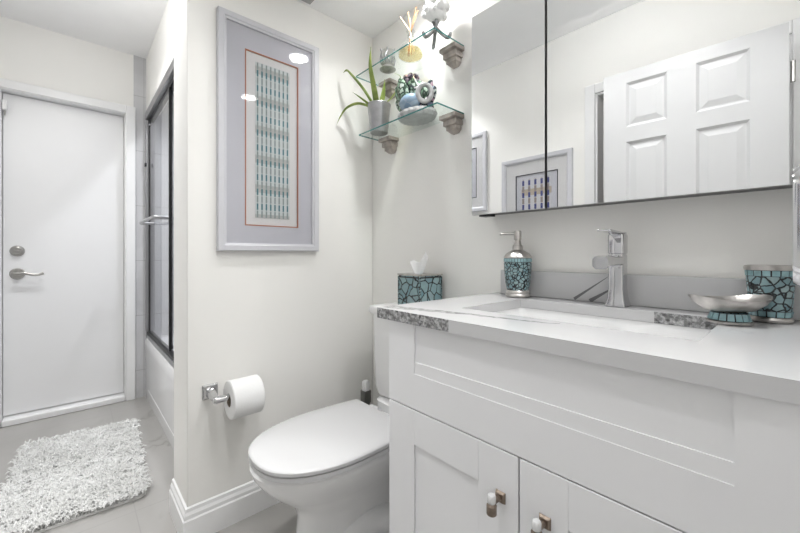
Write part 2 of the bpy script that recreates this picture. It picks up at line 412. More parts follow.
# casing and leaf of the panelled door, seen in the mirror
b = MB(); cw = .06
b.box(O0-cw, O0, YW, YW+.016, 0, OZ+cw); b.box(O1, O1+cw, YW, YW+.016, 0, OZ+cw); b.box(O0, O1, YW, YW+.016, OZ, OZ+cw)
b.box(O0-.004, O0+.012, YW-.1, YW+.004, 0, OZ); b.box(O1-.012, O1+.004, YW-.1, YW+.004, 0, OZ); b.box(O0, O1, YW-.1, YW+.004, OZ-.012, OZ+.004)
struct(b.build('trim_3', 'trim', bev=.004))
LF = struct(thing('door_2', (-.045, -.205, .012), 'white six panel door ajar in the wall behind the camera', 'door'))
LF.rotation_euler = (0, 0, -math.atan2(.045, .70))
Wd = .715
def leaf_mesh():
    # local coordinates: hinge at x=0, leaf runs to -Wd, face towards +y
    xs = [(-Wd+.11, -Wd+.29), (-Wd+.405, -Wd+.595)]; zs = [(.20, .72), (.84, 1.645), (1.725, 1.965)]
    m = MB(); H = 2.028
    gx = [-Wd]+[v for p in xs for v in p]+[0]; gz = [0]+[v for p in zs for v in p]+[H]
    for i in range(len(gx)-1):
        for j in range(len(gz)-1):
            hole = i % 2 == 1 and j % 2 == 1
            if not hole:
                m.box(gx[i], gx[i+1], 0, .035, gz[j], gz[j+1])
            else:
                x0, x1, z0, z1 = gx[i], gx[i+1], gz[j], gz[j+1]
                def ring(d, y): return [(x0+d, y, z0+d), (x1-d, y, z0+d), (x1-d, y, z1-d), (x0+d, y, z1-d)]
                m.loft([ring(0, .035), ring(.012, .024), ring(.018, .024), ring(.045, .031)], False, True)
                m.loft([ring(0, 0), ring(.012, .010), ring(.018, .010), ring(.045, .004)], False, True)
    return m
lm = leaf_mesh()
off = LF.location
lm.v = [(p[0]+off[0], p[1]+off[1], p[2]+off[2]) for p in lm.v]
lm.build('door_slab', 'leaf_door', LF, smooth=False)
b = MB()
for zz in (.25, 1.05, 1.83): b.tube([(off[0]+.012, off[1]+.02, zz-.045), (off[0]+.012, off[1]+.02, zz+.045)], .008, 10)
b.build('hinge', 'nickel', LF)
b = MB()
b.tube([(off[0]-Wd+.06, off[1]+.035, .93), (off[0]-Wd+.06, off[1]+.043, .93)], .032, 24); b.tube([(off[0]-Wd+.06, off[1]+.043, .93), (off[0]-Wd+.06, off[1]+.075, .93)], .010, 12)
b.tube([(off[0]-Wd+.05, off[1]+.075, .93), (off[0]-Wd+.17, off[1]+.075, .93)], .009, 12); b.build('door_lever', 'nickel', LF)
# shelf with dark folded things glimpsed through that door
o = thing('closet_shelf', (-.95, -1.2, 1.30), 'tan shelf glimpsed in the mirror through the gap beside the panelled door', 'shelf')
b = MB(); b.box(-1.39, .1, -1.44, -1.12, 1.50, 1.53); b.build('shelf_board', 'tan', o)
o = thing('linen_stack', (-1.05, -1.25, 1.53-.26), 'dark navy hanging clothes glimpsed in the mirror under the tan shelf', 'clothes')
b = MB()
for k in range(9):
    x = -1.36+k*.1; b.tube([(x, -1.28, .55), (x+.01, -1.28, .9), (x, -1.28, 1.25), (x, -1.28, 1.42)], [.05, .048, .045, .02], 10, 1.0)
b.build('garments', 'navy', o)
b = MB(); b.tube([(-1.395, -1.28, 1.43), (.11, -1.28, 1.43)], .012, 10); b.build('hanging_rail', 'nickel', o)

# ================================================================== light fittings
def lamp_in(parent, x, y, z, size, watts, spread=130):
    ld = bpy.data.lights.new('lamp', 'AREA'); ld.shape = 'DISK'; ld.size = size; ld.energy = watts; ld.color = LIGHT_COL; ld.spread = math.radians(spread)
    lo = bpy.data.objects.new('lamp', ld); COL.objects.link(lo); lo.parent = parent; lo.location = Vector((x, y, z))-parent.location
def downlight(x, y, label, zc, watts, spread, group):
    o = thing('recessed_light', (x, y, zc), label, 'ceiling light', group)
    b = MB(); b.lathe([(.052, zc-.0005), (.075, zc-.0005), (.075, zc-.006), (.056, zc-.010), (.052, zc-.004)], x, y, 40, cap=False); b.build('trim_ring', 'trim', o)
    b = MB(); b.lathe([(.001, zc-.003), (.053, zc-.003)], x, y, 40, cap=False); b.build('lens', 'lens' if zc == ZL else 'lens_fill', o)
    lamp_in(o, x, y, zc-.012, .10, watts, spread); return o
downlight(-.325, .935, 'round recessed light in the soffit above the sink', ZL, P_ALCOVE, 140, 'downlights in the soffit')
downlight(-1.045, .955, 'round recessed light in the soffit above the toilet', ZL, P_ALCOVE*.7, 140, 'downlights in the soffit')
downlight(-.40, .22, 'added round fill light in the higher ceiling before the vanity', ZH, P_CAN, 100, 'added downlights in the main ceiling')  # this and the next three are unseen lights added for brightness
downlight(-.92, .22, 'added round fill light in the higher ceiling before the toilet', ZH, P_CAN, 100, 'added downlights in the main ceiling')
downlight(-2.55, -.06, 'round recessed light in the higher ceiling over the shaggy mat\'s far half', ZH, P_CAN_HALL, 120, 'added downlights in the main ceiling')
downlight(-1.95, .02, 'round recessed light in the higher ceiling over the shaggy mat\'s near end', ZH, P_CAN_HALL, 105, 'added downlights in the main ceiling')
def fill_globe(x, y, mt, label):  # unseen globes, added to brighten the room and the hall
    o = thing('fill_globe', (x, y, ZH), label, 'ceiling light')
    b = MB(); b.lathe([(.06, ZH), (.06, ZH-.012), (.03, ZH-.03), (.028, ZH-.045)], x, y, 32); b.build('light_base', 'trim', o)
    b = MB(); b.ball((x, y, ZH-.125), GLOBE_R, 28, 16); b.build('globe', mt, o)
M['lens_main'] = mk_emit('fill_globe_main', E_MAIN); M['lens_hall'] = mk_emit('fill_globe_hall', E_HALL); M['lens_beyond'] = mk_emit('fill_globe_beyond', 6)
fill_globe(-.66, .19, 'lens_main', 'added unseen globe ceiling light in front of the soffit')
fill_globe(-2.30, -.02, 'lens_hall', 'added unseen globe ceiling light above the shaggy mat')
fill_globe(-.9, -.85, 'lens_beyond', 'added unseen globe ceiling light in the hall beyond the panelled door')
o = thing('shower_fill_light', (-2.5, .78, ZH), 'added round fill light in the ceiling over the tub', 'ceiling light')  # added, unseen: lifts the brightness inside the shower
b = MB(); b.lathe([(.08, ZH), (.08, ZH-.01), (.06, ZH-.015)], -2.5, .78, 32); b.build('trim_ring', 'trim', o)
lamp_in(o, -2.5, .78, ZH-.02, .12, P_SHOWER)

# unseen globe sconce added on the right wall to fill the alcove with light
M['lens_sconce'] = mk_emit('fill_globe_sconce', E_SCONCE)
o = thing('fill_sconce', (XR, .44, 1.98), 'added unseen white globe sconce on the right wall, for fill', 'fill light')
b = MB(); b.tube([(XR-.001, .44, 1.98), (XR-.014, .44, 1.98)], .045, 28); b.tube([(XR-.014, .44, 1.98), (XR-.04, .44, 1.98)], .015, 14); b.build('back_plate', 'trim', o)
b = MB(); b.ball((XR-.095, .44, 1.98), .065, 28, 16); b.build('globe', 'lens_sconce', o)

# ceiling vent by the picture wall
o = thing('ceiling_vent', (-1.36, .68, ZL), 'grey louvred vent in the low ceiling above the picture', 'vent')
VX0, VX1, VY0, VY1 = -1.47, -1.24, .55, .785
b = MB()
for (x0, x1, y0, y1) in ((VX0, VX1, VY0, VY0+.02), (VX0, VX1, VY1-.02, VY1), (VX0, VX0+.02, VY0+.02, VY1-.02), (VX1-.02, VX1, VY0+.02, VY1-.02)):
    b.box(x0, x1, y0, y1, ZL-.012, ZL)
b.build('vent_frame', 'steel', o)
for k in range(8):
    b = MB(); yy = VY0+.033+k*.024
    b.loft([[(VX0+.02, yy, ZL-.002), (VX0+.02, yy+.002, ZL-.002), (VX0+.02, yy+.014, ZL-.010), (VX0+.02, yy+.012, ZL-.010)], [(VX1-.02, yy, ZL-.002), (VX1-.02, yy+.002, ZL-.002), (VX1-.02, yy+.014, ZL-.010), (VX1-.02, yy+.012, ZL-.010)]])
    b.build('louvre', 'steel', o, smooth=False)

# ================================================================== tub and shower door
tb = thing('bathtub', (-2.5, .78, 0), 'white alcove bathtub behind the sliding glass shower door', 'bathtub')
b = MB(); x0, x1, y0, y1, zt = XF+.003, XS-.009, YT, YA-.003, .435
def rr(x0, x1, y0, y1, r, z, n=6):
    out = []
    for cx, cy, a0 in ((x1-r, y1-r, 0), (x0+r, y1-r, PI/2), (x0+r, y0+r, PI), (x1-r, y0+r, 1.5*PI)):
        for k in range(n+1):
            a = a0+PI/2*k/n; out.append((cx+r*math.cos(a), cy+r*math.sin(a), z))
    return out
b.loft([rr(x0, x1, y0+.003, y1, .004, 0), rr(x0, x1, y0+.002, y1, .004, .10), rr(x0, x1, y0, y1, .006, .36), rr(x0, x1, y0, y1, .008, zt-.012), rr(x0+.003, x1-.003, y0+.006, y1-.003, .01, zt),
        rr(x0+.06, x1-.06, y0+.065, y1-.05, .09, zt), rr(x0+.09, x1-.09, y0+.09, y1-.07, .10, zt-.05), rr(x0+.16, x1-.14, y0+.14, y1-.12, .12, .12), rr(x0+.22, x1-.2, y0+.2, y1-.18, .10, .08)])
b.build('tub_shell', 'tub', tb)
b = MB(); b.box(x0+.12, x1-.16, y0+.0005, y0+.02, .07, .085); b.build('apron_groove', 'tub', tb, bev=.003)
sd = thing('shower_door', (-2.5, YT+.04, zt), 'framed glass sliding shower door with dark posts over the tub', 'shower door')
yf0, yf1 = YT, YT+.055
XJ = XS-.01
b = MB(); b.box(XF+.004, XJ, yf0, yf1, 2.04, 2.094); b.box(XF+.004, XJ, yf0+.02, yf1-.005, 2.02, 2.04, 1); b.build('header_rail', ['steel', 'black'], sd, bev=.002)
b = MB(); b.box(XF+.004, XJ, yf0+.004, yf1, zt+.001, zt+.030); b.box(XF+.004, XJ, yf0+.010, yf1-.012, zt+.030, zt+.045, 1); b.build('sill_rail', ['steel', 'black'], sd, bev=.002)
b = MB(); b.box(XF+.004, XF+.030, yf0, yf1, zt+.045, 2.02); b.build('wall_jamb', 'steel', sd, bev=.002)
b = MB(); b.box(XJ-.025, XJ, yf0+.005, yf1, zt+.045, 2.02); b.build('wall_jamb', 'black', sd, bev=.002)
for (xa, xb, yy, lab) in ((XF+.032, -2.46, YT+.022, None), (-2.52, XJ-.03, YT+.040, None)):
    b = MB(); b.box(xa, xb, yy-.003, yy+.003, zt+.05, 2.018); g = b.build('glass_panel', 'shower_glass', sd, smooth=False)
    b = MB(); b.box(xa, xa+.012, yy-.006, yy+.006, zt+.05, 2.018); b.box(xb-.012, xb, yy-.006, yy+.006, zt+.05, 2.018)
    b.build('panel_stile', 'black', g)
b = MB()
yb = YT-.055
b.tube(spline([(-3.02, yb+.075, 1.262), (-3.02, yb+.02, 1.262), (-3.0, yb, 1.262), (-2.6, yb, 1.262), (-2.50, yb, 1.262), (-2.48, yb+.02, 1.262), (-2.48, yb+.075, 1.262)], 6), .0095, 12)
b.build('towel_bar', 'steel', sd)
b = MB(); yb2 = YT+.10
b.tube(spline([(-3.02, YT+.025, 1.300), (-3.02, yb2-.02, 1.300), (-3.0, yb2, 1.300), (-2.6, yb2, 1.300), (-2.0, yb2, 1.300), (-1.98, yb2-.02, 1.300), (-1.98, YT+.043, 1.300)], 6), .0095, 12)
b.build('towel_bar', 'steel', sd)
for xx in (XF+.06, -2.1):
    b = MB(); b.tube([(xx, YT+.012, 1.995), (xx, YT+.022, 1.995)], .014, 16); b.box(xx-.012, xx+.012, YT+.008, YT+.014, 1.985, 2.022); b.build('roller_hanger', 'chrome', sd)
b = MB(); b.box(XF+.012, XF+.034, YT-.006, YT+.004, 1.69, 1.715); b.build('bumper', 'black', sd)

# ================================================================== shaggy mat on the floor
rug = thing('shag_rug', (-2.35, .01, 0), 'white shaggy bath mat on the marble floor before the tub', 'rug')
RX0, RX1, RY0, RY1 = -2.78, -1.92, -.215, .262
b = MB()
b.loft([rr(RX0, RX1, RY0, RY1, .03, .001), rr(RX0, RX1, RY0, RY1, .03, .010)]); b.build('backing', 'shag', rug)
b = MB()
def tuft(px, py, big=1.0):
    a = random.uniform(0, 2*PI); cl = math.sin(px*61+2*math.sin(py*37))*math.sin(py*67+1.5*math.sin(px*43)); L = random.uniform(.026, .040)*big+.010*cl; ln = random.uniform(.008, .024); a = random.uniform(0, 2*PI)
    dx, dy = math.cos(a)*ln, math.sin(a)*ln; r = random.uniform(.0020, .0034)
    p = [(px, py, .008), (px+dx*.4, py+dy*.4, .008+L*.55), (px+dx, py+dy, .008+L*.78), (px+dx*1.5, py+dy*1.5, .008+L*.62)]
    rs = [r, r*1.05, r*.9, r*.45]; rings = []
    sx, sy = -math.sin(a), math.cos(a)
    for q, k in zip(p, rs): rings.append([(q[0]+sx*k, q[1]+sy*k, q[2]), (q[0], q[1], q[2]+k*1.4), (q[0]-sx*k, q[1]-sy*k, q[2]), (q[0], q[1], q[2]-k*.6)])
    b.loft(rings)
nx, ny = 150, 88
for i in range(nx):
    for j in range(ny):
        tuft(RX0+(i+random.random())*(RX1-RX0)/nx, RY0+(j+random.random())*(RY1-RY0)/ny)
pile = b.build('pile', 'shag', rug, ang=80); pile['kind'] = 'stuff'; rug.rotation_euler = (0, 0, math.radians(-3.0))

# ================================================================== vanity
VX0, VX1, VF, VB = -.717, .028, .628, YA-.004     # carcass
va = thing('vanity_cabinet', (-.35, .88, 0), 'white shaker vanity cabinet with two doors under the sink counter', 'cabinet')
DF = .608                                         # door fronts
b = MB()
b.box(VX0, VX0+.018, VF, VB, .09, .881); b.box(VX1-.018, VX1, VF, VB, .09, .881); b.box(VX0+.018, VX1-.018, VF, VB, .09, .108); b.box(VX0+.018, VX1-.018, VB-.01, VB, .108, .881)
b.box(VX0+.018, VX1-.018, VF, VF+.018, .66, .881); b.box(VX0+.018, VX1-.018, VF, VF+.018, .108, .13)
b.build('carcass', 'cab', va, smooth=False)
b = MB(); b.box(VX0+.01, VX1-.01, VF+.05, VB-.01, .001, .09); b.build('toe_kick', 'cab', va, smooth=False)
def shaker(x0, x1, z0, z1, sl, sr, st, sb, slope, parent, name, top=True):
    m = MB(); y0, y1 = DF, VF-.001; yr = DF+.0038
    m.box(x0, x0+sl, y0, y1, z0, z1); m.box(x1-sr, x1, y0, y1, z0, z1)
    m.box(x0+sl, x1-sr, y0, y1, z0, z0+sb)
    if st: m.box(x0+sl, x1-sr, y0, y1, z1-st, z1)
    m.box(x0+sl, x1-sr, yr, y1, z0+sb, z1-st)
    if slope:                                    # stepped inner edge on the bottom rail
        m.box(x0+sl, x1-sr, y0+.0014, y1, z0+sb, z0+sb+slope)
    return m.build(name, 'cab', parent, bev=0 if slope else .0009, segs=1, smooth=False)
shaker(VX0, VX1, .679, .881, .092, .086, 0, .084, .028, va, 'false_front')
xm = -.350
def knob(parent, x, z):
    b = MB()
    b.loft([[(x-.011, DF, z-.011), (x+.011, DF, z-.011), (x+.011, DF, z+.011), (x-.011, DF, z+.011)], [(x-.008, DF-.006, z-.008), (x+.008, DF-.006, z-.008), (x+.008, DF-.006, z+.008), (x-.008, DF-.006, z+.008)]])
    b.tube([(x, DF-.006, z), (x, DF-.024, z)], .005, 12)
    b.tube([(x, DF-.030, z-.021), (x, DF-.030, z-.019), (x, DF-.030, z-.003), (x, DF-.030, z-.001), (x, DF-.030, z+.001)], [.007, .0095, .0095, .008, .006], 18)
    b.build('knob', 'bronze', parent, bev=.0008)
    b = MB(); b.tube([(x, DF-.030, z+.001), (x, DF-.030, z+.003), (x, DF-.030, z+.014), (x, DF-.030, z+.017)], [.0068, .0078, .0078, .006], 18)
    k = b.build('knob_cap', 'crystal', parent, bev=.0008); k['label'] = 'clear crystal upper half of the knob'
dl = shaker(VX0, xm-.0015, .105, .676, .092, .088, .083, .083, 0, va, 'door')
knob(dl, -.388, .587)
dr2 = shaker(xm+.0015, VX1, .105, .676, .088, .088, .083, .083, 0, va, 'door')
knob(dr2, -.300, .587)

# countertop with sink cut-out
CX0, CX1, CY0, CY1, CZ0 = -.757, XR-.002, .600, YA-.002, .882
SX0, SX1, SY0, SY1 = -.600, -.115, .755, 1.055
b = MB()
def ring4(x0, x1, y0, y1, z): return [(x0, y0, z), (x1, y0, z), (x1, y1, z), (x0, y1, z)]
e = .0015
for z, flip in ((ZC, 0), (CZ0, 1)):
    O = ring4(CX0, CX1, CY0, CY1, z); I = ring4(SX0, SX1, SY0, SY1, z)
    b.add(O+I, [(0, 1, 5, 4), (1, 2, 6, 5), (2, 3, 7, 6), (3, 0, 4, 7)])
def vq(xa, ya, xb, yb, mi): b.add([(xa, ya, CZ0), (xb, yb, CZ0), (xb, yb, ZC), (xa, ya, ZC)], [(0, 1, 2, 3)], mi)
# the front edge is drawn with a ragged end to its speckled stretch
sp = [-.757, -.70, -.64, -.58, -.53, -.509]
b2 = MB()
vq(CX0, CY0, -.511, CY0, 1); vq(-.511, CY0, CX1, CY0, 0); vq(CX1, CY0, CX1, CY1, 0); vq(CX1, CY1, CX0, CY1, 0); vq(CX0, CY1, CX0, CY0, 1)
vq(SX0, SY0, SX1, SY0, 0); vq(SX1, SY0, SX1, SY1, 0); vq(SX1, SY1, -.245, SY1, 1); vq(-.245, SY1, SX0, SY1, 0); vq(SX0, SY1, SX0, SY0, 0)
ct = b.build('countertop', ['quartz', 'speckle'], org=(0, 0, 0), smooth=False)
tag(ct, 'white veined quartz countertop with speckled left edge on the vanity', 'countertop')
ct['kind'] = 'thing'; del ct['kind']
b = MB(); b.box(-.727, CX1, YA-.022, YA-.002, ZC+.0005, .993)
tag(b.build('backsplash', 'splash', bev=.0015), 'grey veined quartz backsplash strip behind the faucet', 'backsplash')
# undermount basin
sk = thing('sink', (-.36, .9, .76), 'white rectangular undermount basin set in the quartz counter', 'sink')
b = MB(); z0 = CZ0-.001
b.loft([rr(SX0-.02, SX1+.02, SY0-.02, SY1+.02, .03, z0-.012), rr(SX0-.02, SX1+.02, SY0-.02, SY1+.02, .03, z0), rr(SX0-.002, SX1+.002, SY0-.002, SY1+.002, .02, z0), rr(SX0+.001, SX1-.001, SY0+.001, SY1-.001, .022, z0-.02),
        rr(SX0+.012, SX1-.012, SY0+.012, SY1-.012, .035, z0-.10), rr(SX0+.04, SX1-.04, SY0+.04, SY1-.04, .05, z0-.125), rr(-.40, -.31, .87, .96, .04, z0-.13)], False, True)
b.loft([rr(SX0-.02, SX1+.02, SY0-.02, SY1+.02, .03, z0-.012), rr(SX0, SX1, SY0, SY1, .04, z0-.11), rr(SX0+.04, SX1-.04, SY0+.04, SY1-.04, .05, z0-.14)], False, True)
b.build('basin', 'quartz_sink', sk)
b = MB(); b.lathe([(.001, z0-.127), (.022, z0-.127), (.026, z0-.1295)], -.355, .915, 24, cap=False); b.build('drain', 'chrome', sk)

# faucet
FX, FY = -.338, 1.098
fa = thing('faucet', (FX, FY, ZC), 'tall chrome single lever faucet standing behind the basin', 'faucet')
b = MB(); zb = ZC+.0006; q_ = .008
def sq(h, z, cx=FX, cy=FY, r=.006): return rr(cx-h, cx+h, cy-h, cy+h, r, z, 3)
b.loft([sq(.026, zb), sq(.026, zb+.004), sq(.0215, zb+.020), sq(.0190, zb+.05), sq(.0190, zb+.138)]); b.build('faucet_body', 'chrome', fa)
b = MB(); b.loft([sq(.0175, zb+.138), sq(.0175, zb+.141), sq(.0195, zb+.142), sq(.0195, zb+.191), sq(.0180, zb+.194)]); b.build('valve_cap', 'chrome', fa)
b = MB(); ys = [(FY-.017, .107, .137), (FY-.06, .107, .137), (FY-.105, .106, .137), (FY-.128, .103, .134)]
b.loft([[(FX-.012, y, zb+a), (FX+.012, y, zb+a), (FX+.018, y, zb+a+.007), (FX+.018, y, zb+c-.006), (FX+.012, y, zb+c), (FX-.012, y, zb+c), (FX-.018, y, zb+c-.006), (FX-.018, y, zb+a+.007)] for y, a, c in ys])
b.build('spout', 'chrome', fa)
b = MB(); b.loft([[(FX-.016, y, zb+a), (FX+.016, y, zb+a), (FX+.016, y, zb+a+.005), (FX-.016, y, zb+a+.005)] for y, a in ((FY+.018, .1945), (FY-.02, .1945), (FY-.085, .197), (FY-.105, .198))])
b.build('lever', 'chrome', fa, bev=.0015)

# mirrored medicine cabinet
MX0, MX1, MF, MZ0, MZ1, MS = -.787, XR-.006, 1.05, 1.187, 1.886, -.5155
mc = thing('medicine_cabinet', (-.34, 1.1, MZ0), 'wall-mounted cabinet with two frameless mirror doors above the sink', 'medicine cabinet')
b = MB(); b.box(MX0+.012, MX1-.012, MF+.018, YA-.001, MZ0+.006, MZ1-.006); b.build('cabinet_case', 'case', mc, smooth=False)
for xa, xb in ((MX0, MS-.0038), (MS+.0038, MX1)):
    b = MB(); b.box(xa, xb, MF, MF+.016, MZ0, MZ1, 1, {2: 0}); b.build('mirror_door', ['mirror', 'steel'], mc, smooth=False)
b = MB(); b.box(MX0+.01, MX0+.05, MF+.03, MF+.07, MZ0-.004, MZ0+.006); b.build('hinge_shadow', 'black', mc)  # dark block standing in for the shadow at the hinge

# ================================================================== counter accessories
def mosaic_band(parent, cx, cy, r0, r1, z0, z1, n, name='tile_band'):
    b = MB(); b.lathe([(r0-.0015, z0), (r1-.0015, z1)], cx, cy, 48, cap=False, mi=1)
    for k in range(n):
        a0, a1 = 2*PI*(k+.09)/n, 2*PI*(k+.91)/n; h = (z1-z0)*.08
        def pt(a, r, z): return (cx+r*math.cos(a), cy+r*math.sin(a), z)
        b.loft([[pt(a0, r0-.002, z0+h), pt(a1, r0-.002, z0+h), pt(a1, r1-.002, z1-h), pt(a0, r1-.002, z1-h)], [pt(a0, r0, z0+h), pt(a1, r0, z0+h), pt(a1, r1, z1-h), pt(a0, r1, z1-h)]])
    return b.build(name, ['band', 'black'], parent, smooth=False)
SXc, SYc = -.632, 1.091; z = ZC+.0006
sp_ = thing('soap_dispenser', (SXc, SYc, z), 'turquoise mosaic soap dispenser with silver pump beside the backsplash end', 'soap dispenser')
b = MB(); b.lathe([(.032, z), (.038, z+.002), (.039, z+.008), (.036, z+.012), (.0375, z+.018), (.034, z+.023)], SXc, SYc, 40); b.build('foot_ring', 'silver', sp_)
b = MB(); b.lathe([(.034, z+.022), (.039, z+.045), (.043, z+.085), (.044, z+.108), (.0435, z+.113)], SXc, SYc, 48); b.build('mosaic_body', 'mosaic_small', sp_)
mosaic_band(sp_, SXc, SYc, .0447, .0443, z+.114, z+.127, 30)
b = MB(); b.lathe([(.045, z+.127), (.045, z+.131), (.036, z+.143), (.024, z+.150), (.017, z+.154), (.016, z+.168), (.013, z+.170), (.009, z+.186), (.012, z+.187), (.012, z+.214), (.010, z+.217)], SXc, SYc, 32)
b.build('collar', 'silver', sp_)
b = MB(); b.tube([(SXc, SYc, z+.208), (SXc-.025, SYc-.022, z+.208), (SXc-.043, SYc-.038, z+.2065)], [.0058, .0052, .004], 12); b.build('pump_nozzle', 'nickel', sp_)

TX, TY = -.048, 1.085
tm = thing('tumbler', (TX, TY, z), 'turquoise mosaic tumbler with silver rims at the right end of the counter', 'tumbler')
b = MB(); b.lathe([(.026, z), (.034, z+.001), (.035, z+.006), (.031, z+.011)], TX, TY, 40); b.build('foot_ring', 'silver', tm)
mosaic_band(tm, TX, TY, .0330, .0345, z+.011, z+.024, 15, 'lower_tile_band')
b = MB(); b.lathe([(.0325, z+.024), (.0345, z+.05), (.0372, z+.094)], TX, TY, 48, cap=False); b.build('mosaic_body', 'mosaic_mid', tm)
mosaic_band(tm, TX, TY, .0382, .0390, z+.094, z+.107, 17, 'upper_tile_band')
b = MB(); b.lathe([(.036, z+.107), (.040, z+.107), (.041, z+.112), (.040, z+.117), (.036, z+.117), (.033, z+.06), (.028, z+.012), (.001, z+.010)], TX, TY, 48, cap=False); b.build('silver_rim', 'silver', tm)

DX, DY = -.103, .998
ds = thing('soap_dish', (DX, DY, z), 'silver boat-shaped soap dish on a turquoise tiled foot', 'soap dish')
b = MB(); b.lathe([(.030, z), (.037, z+.001), (.037, z+.005), (.034, z+.006)], DX, DY, 40); b.build('foot_ring', 'silver', ds)
mosaic_band(ds, DX, DY, .0345, .0300, z+.006, z+.022, 16)
b = MB(); n = 48; rot = math.radians(43)
def dish_ring(k, zc, lift):
    out = []
    for i in range(n):
        a = 2*PI*i/n; x, y = .071*k*math.cos(a), .050*k*math.sin(a)
        out.append((DX+x*math.cos(rot)-y*math.sin(rot), DY+x*math.sin(rot)+y*math.cos(rot), zc+lift*(abs(math.cos(a))**2.5)))
    return out
b.loft([dish_ring(.30, z+.022, 0), dish_ring(.62, z+.027, 0), dish_ring(.88, z+.037, .004), dish_ring(1.0, z+.046, .009), dish_ring(1.0, z+.049, .009), dish_ring(.93, z+.046, .007), dish_ring(.6, z+.033, 0), dish_ring(.2, z+.029, 0)])
b.build('dish_bowl', 'silver', ds)

# shiny fixture at the picture's right edge
wf = thing('wall_dispenser', (.05, .95, 1.05), 'shiny silver rounded-top fixture on the right wall, cut by the photo\'s edge', 'dispenser')
b = MB(); WY = .86
yz = [(WY, 1.005), (WY-.004, .985), (WY-.004, 1.16), (WY, 1.185)]
def wf_ring(x, s):
    out = []
    for cz, cy, a0 in ((1.155, WY, 0), (1.155, WY, PI/2), (1.035, WY, PI), (1.035, WY, 1.5*PI)):
        for k in range(9):
            a = a0+PI/2*k/8; out.append((x, cy+.040*s*math.cos(a), cz+.040*s*math.sin(a)))
    return out
b.loft([wf_ring(XR-.001, 1.0), wf_ring(.02, 1.0), wf_ring(-.003, .95), wf_ring(-.012, .80)]); b.build('fixture_body', 'chrome', wf)
b = MB(); b.box(.03, XR-.001, WY-.03, WY+.03, .965, .994); b.build('fixture_outlet', 'black', wf)

# ================================================================== toilet
TC = -1.102
to = thing('toilet', (TC, .75, 0), 'white two-piece toilet with closed lid between wall and vanity', 'toilet')
def egg(hw, yf, yb, z, n=40, back=.92, pw=.62, cx=TC):
    """seen from above: round nose at yf, flatter back at yb"""
    ym = yf+(yb-yf)*.48; out = []
    for k in range(n):
        a = 2*PI*k/n; s, c = math.sin(a), math.cos(a)
        x = hw*math.copysign(abs(s)**.95, s)
        y = ym-(ym-yf)*c if c > 0 else ym-(yb-ym)*math.copysign(abs(c)**pw, c)
        if c < 0: x = hw*(1-(1-back)*(-c)**2)*math.copysign(abs(s)**.55, s)
        out.append((cx+x, y, z))
    return out
b = MB()
b.loft([egg(.115, .50, .95, .001), egg(.112, .505, .95, .02), egg(.100, .525, .94, .06), egg(.094, .545, .93, .12), egg(.094, .55, .93, .19), egg(.105, .535, .94, .235),
        egg(.140, .475, .95, .285), egg(.166, .428, .955, .335), egg(.182, .405, .96, .37), egg(.186, .400, .96, .388), egg(.182, .404, .958, .398), egg(.12, .46, .88, .398), egg(.10, .50, .80, .33)])
b.build('bowl', 'china', to)
b = MB()                                                    # trapway bulging out at both sides of the pedestal
for s in (-1, 1):
    b.tube(spline([(TC+s*.045, .66, .10), (TC+s*.070, .74, .115), (TC+s*.085, .82, .105), (TC+s*.085, .88, .055), (TC+s*.08, .89, .045)], 6), [.035]+[.052]*23+[.045], 16)
b.build('trapway', 'china', to)
for s in (-1, 1):
    b = MB(); b.lathe([(.018, .022), (.018, .034), (.012, .044), (.003, .047)], TC+s*.098, .74, 16); b.build('bolt_cap', 'china', to)
def lid_ring(z, g=0.0):
    pts = []
    half = [(0, .401), (.05, .406), (.10, .427), (.142, .468), (.172, .525), (.190, .592), (.196, .66), (.194, .74), (.188, .83), (.178, .893), (.170, .905)]
    P = spline([(x, y, 0) for x, y in half], 4)
    L = [(p.x, p.y) for p in P]
    out = L+[(-x, y) for x, y in reversed(L[1:])]
    cy = .66
    return [(TC+x*(1-g/.2), cy+(y-cy)*(1-g/.26), z) for x, y in out]
b = MB(); b.loft([lid_ring(.399, .006), lid_ring(.401, .002), lid_ring(.414, .002), lid_ring(.416, .006)]); b.build('seat', 'seat', to)
b = MB(); b.loft([lid_ring(.4185, .004), lid_ring(.420, 0), lid_ring(.429, 0), lid_ring(.4325, .003), lid_ring(.434, .008), lid_ring(.437, .06), lid_ring(.438, .12)]); b.build('lid', 'seat', to)
for s in (-1, 1):
    b = MB(); b.tube([(TC+s*.08-.025, .925, .413), (TC+s*.08+.025, .925, .413)], .012, 14); b.build('seat_hinge', 'seat', to)
b = MB()
def tk(hx, y0, z, r=.035): return rr(TC-hx, TC+hx, y0, YA-.012, r, z, 6)
b.loft([rr(TC-.13, TC+.13, .955, YA-.03, .04, .385), rr(TC-.135, TC+.135, .96, YA-.03, .04, .43)])
b.loft([tk(.150, 1.02, .425), tk(.172, 1.0, .437), tk(.182, .992, .47), tk(.188, .988, .6), tk(.192, .985, .788)])
b.build('tank', 'china', to)
b = MB(); b.loft([tk(.197, .977, .789, .03), tk(.202, .973, .796, .03), tk(.202, .973, .812, .03), tk(.197, .978, .822, .03), tk(.17, 1.0, .824, .03)]); b.build('tank_lid', 'china', to)

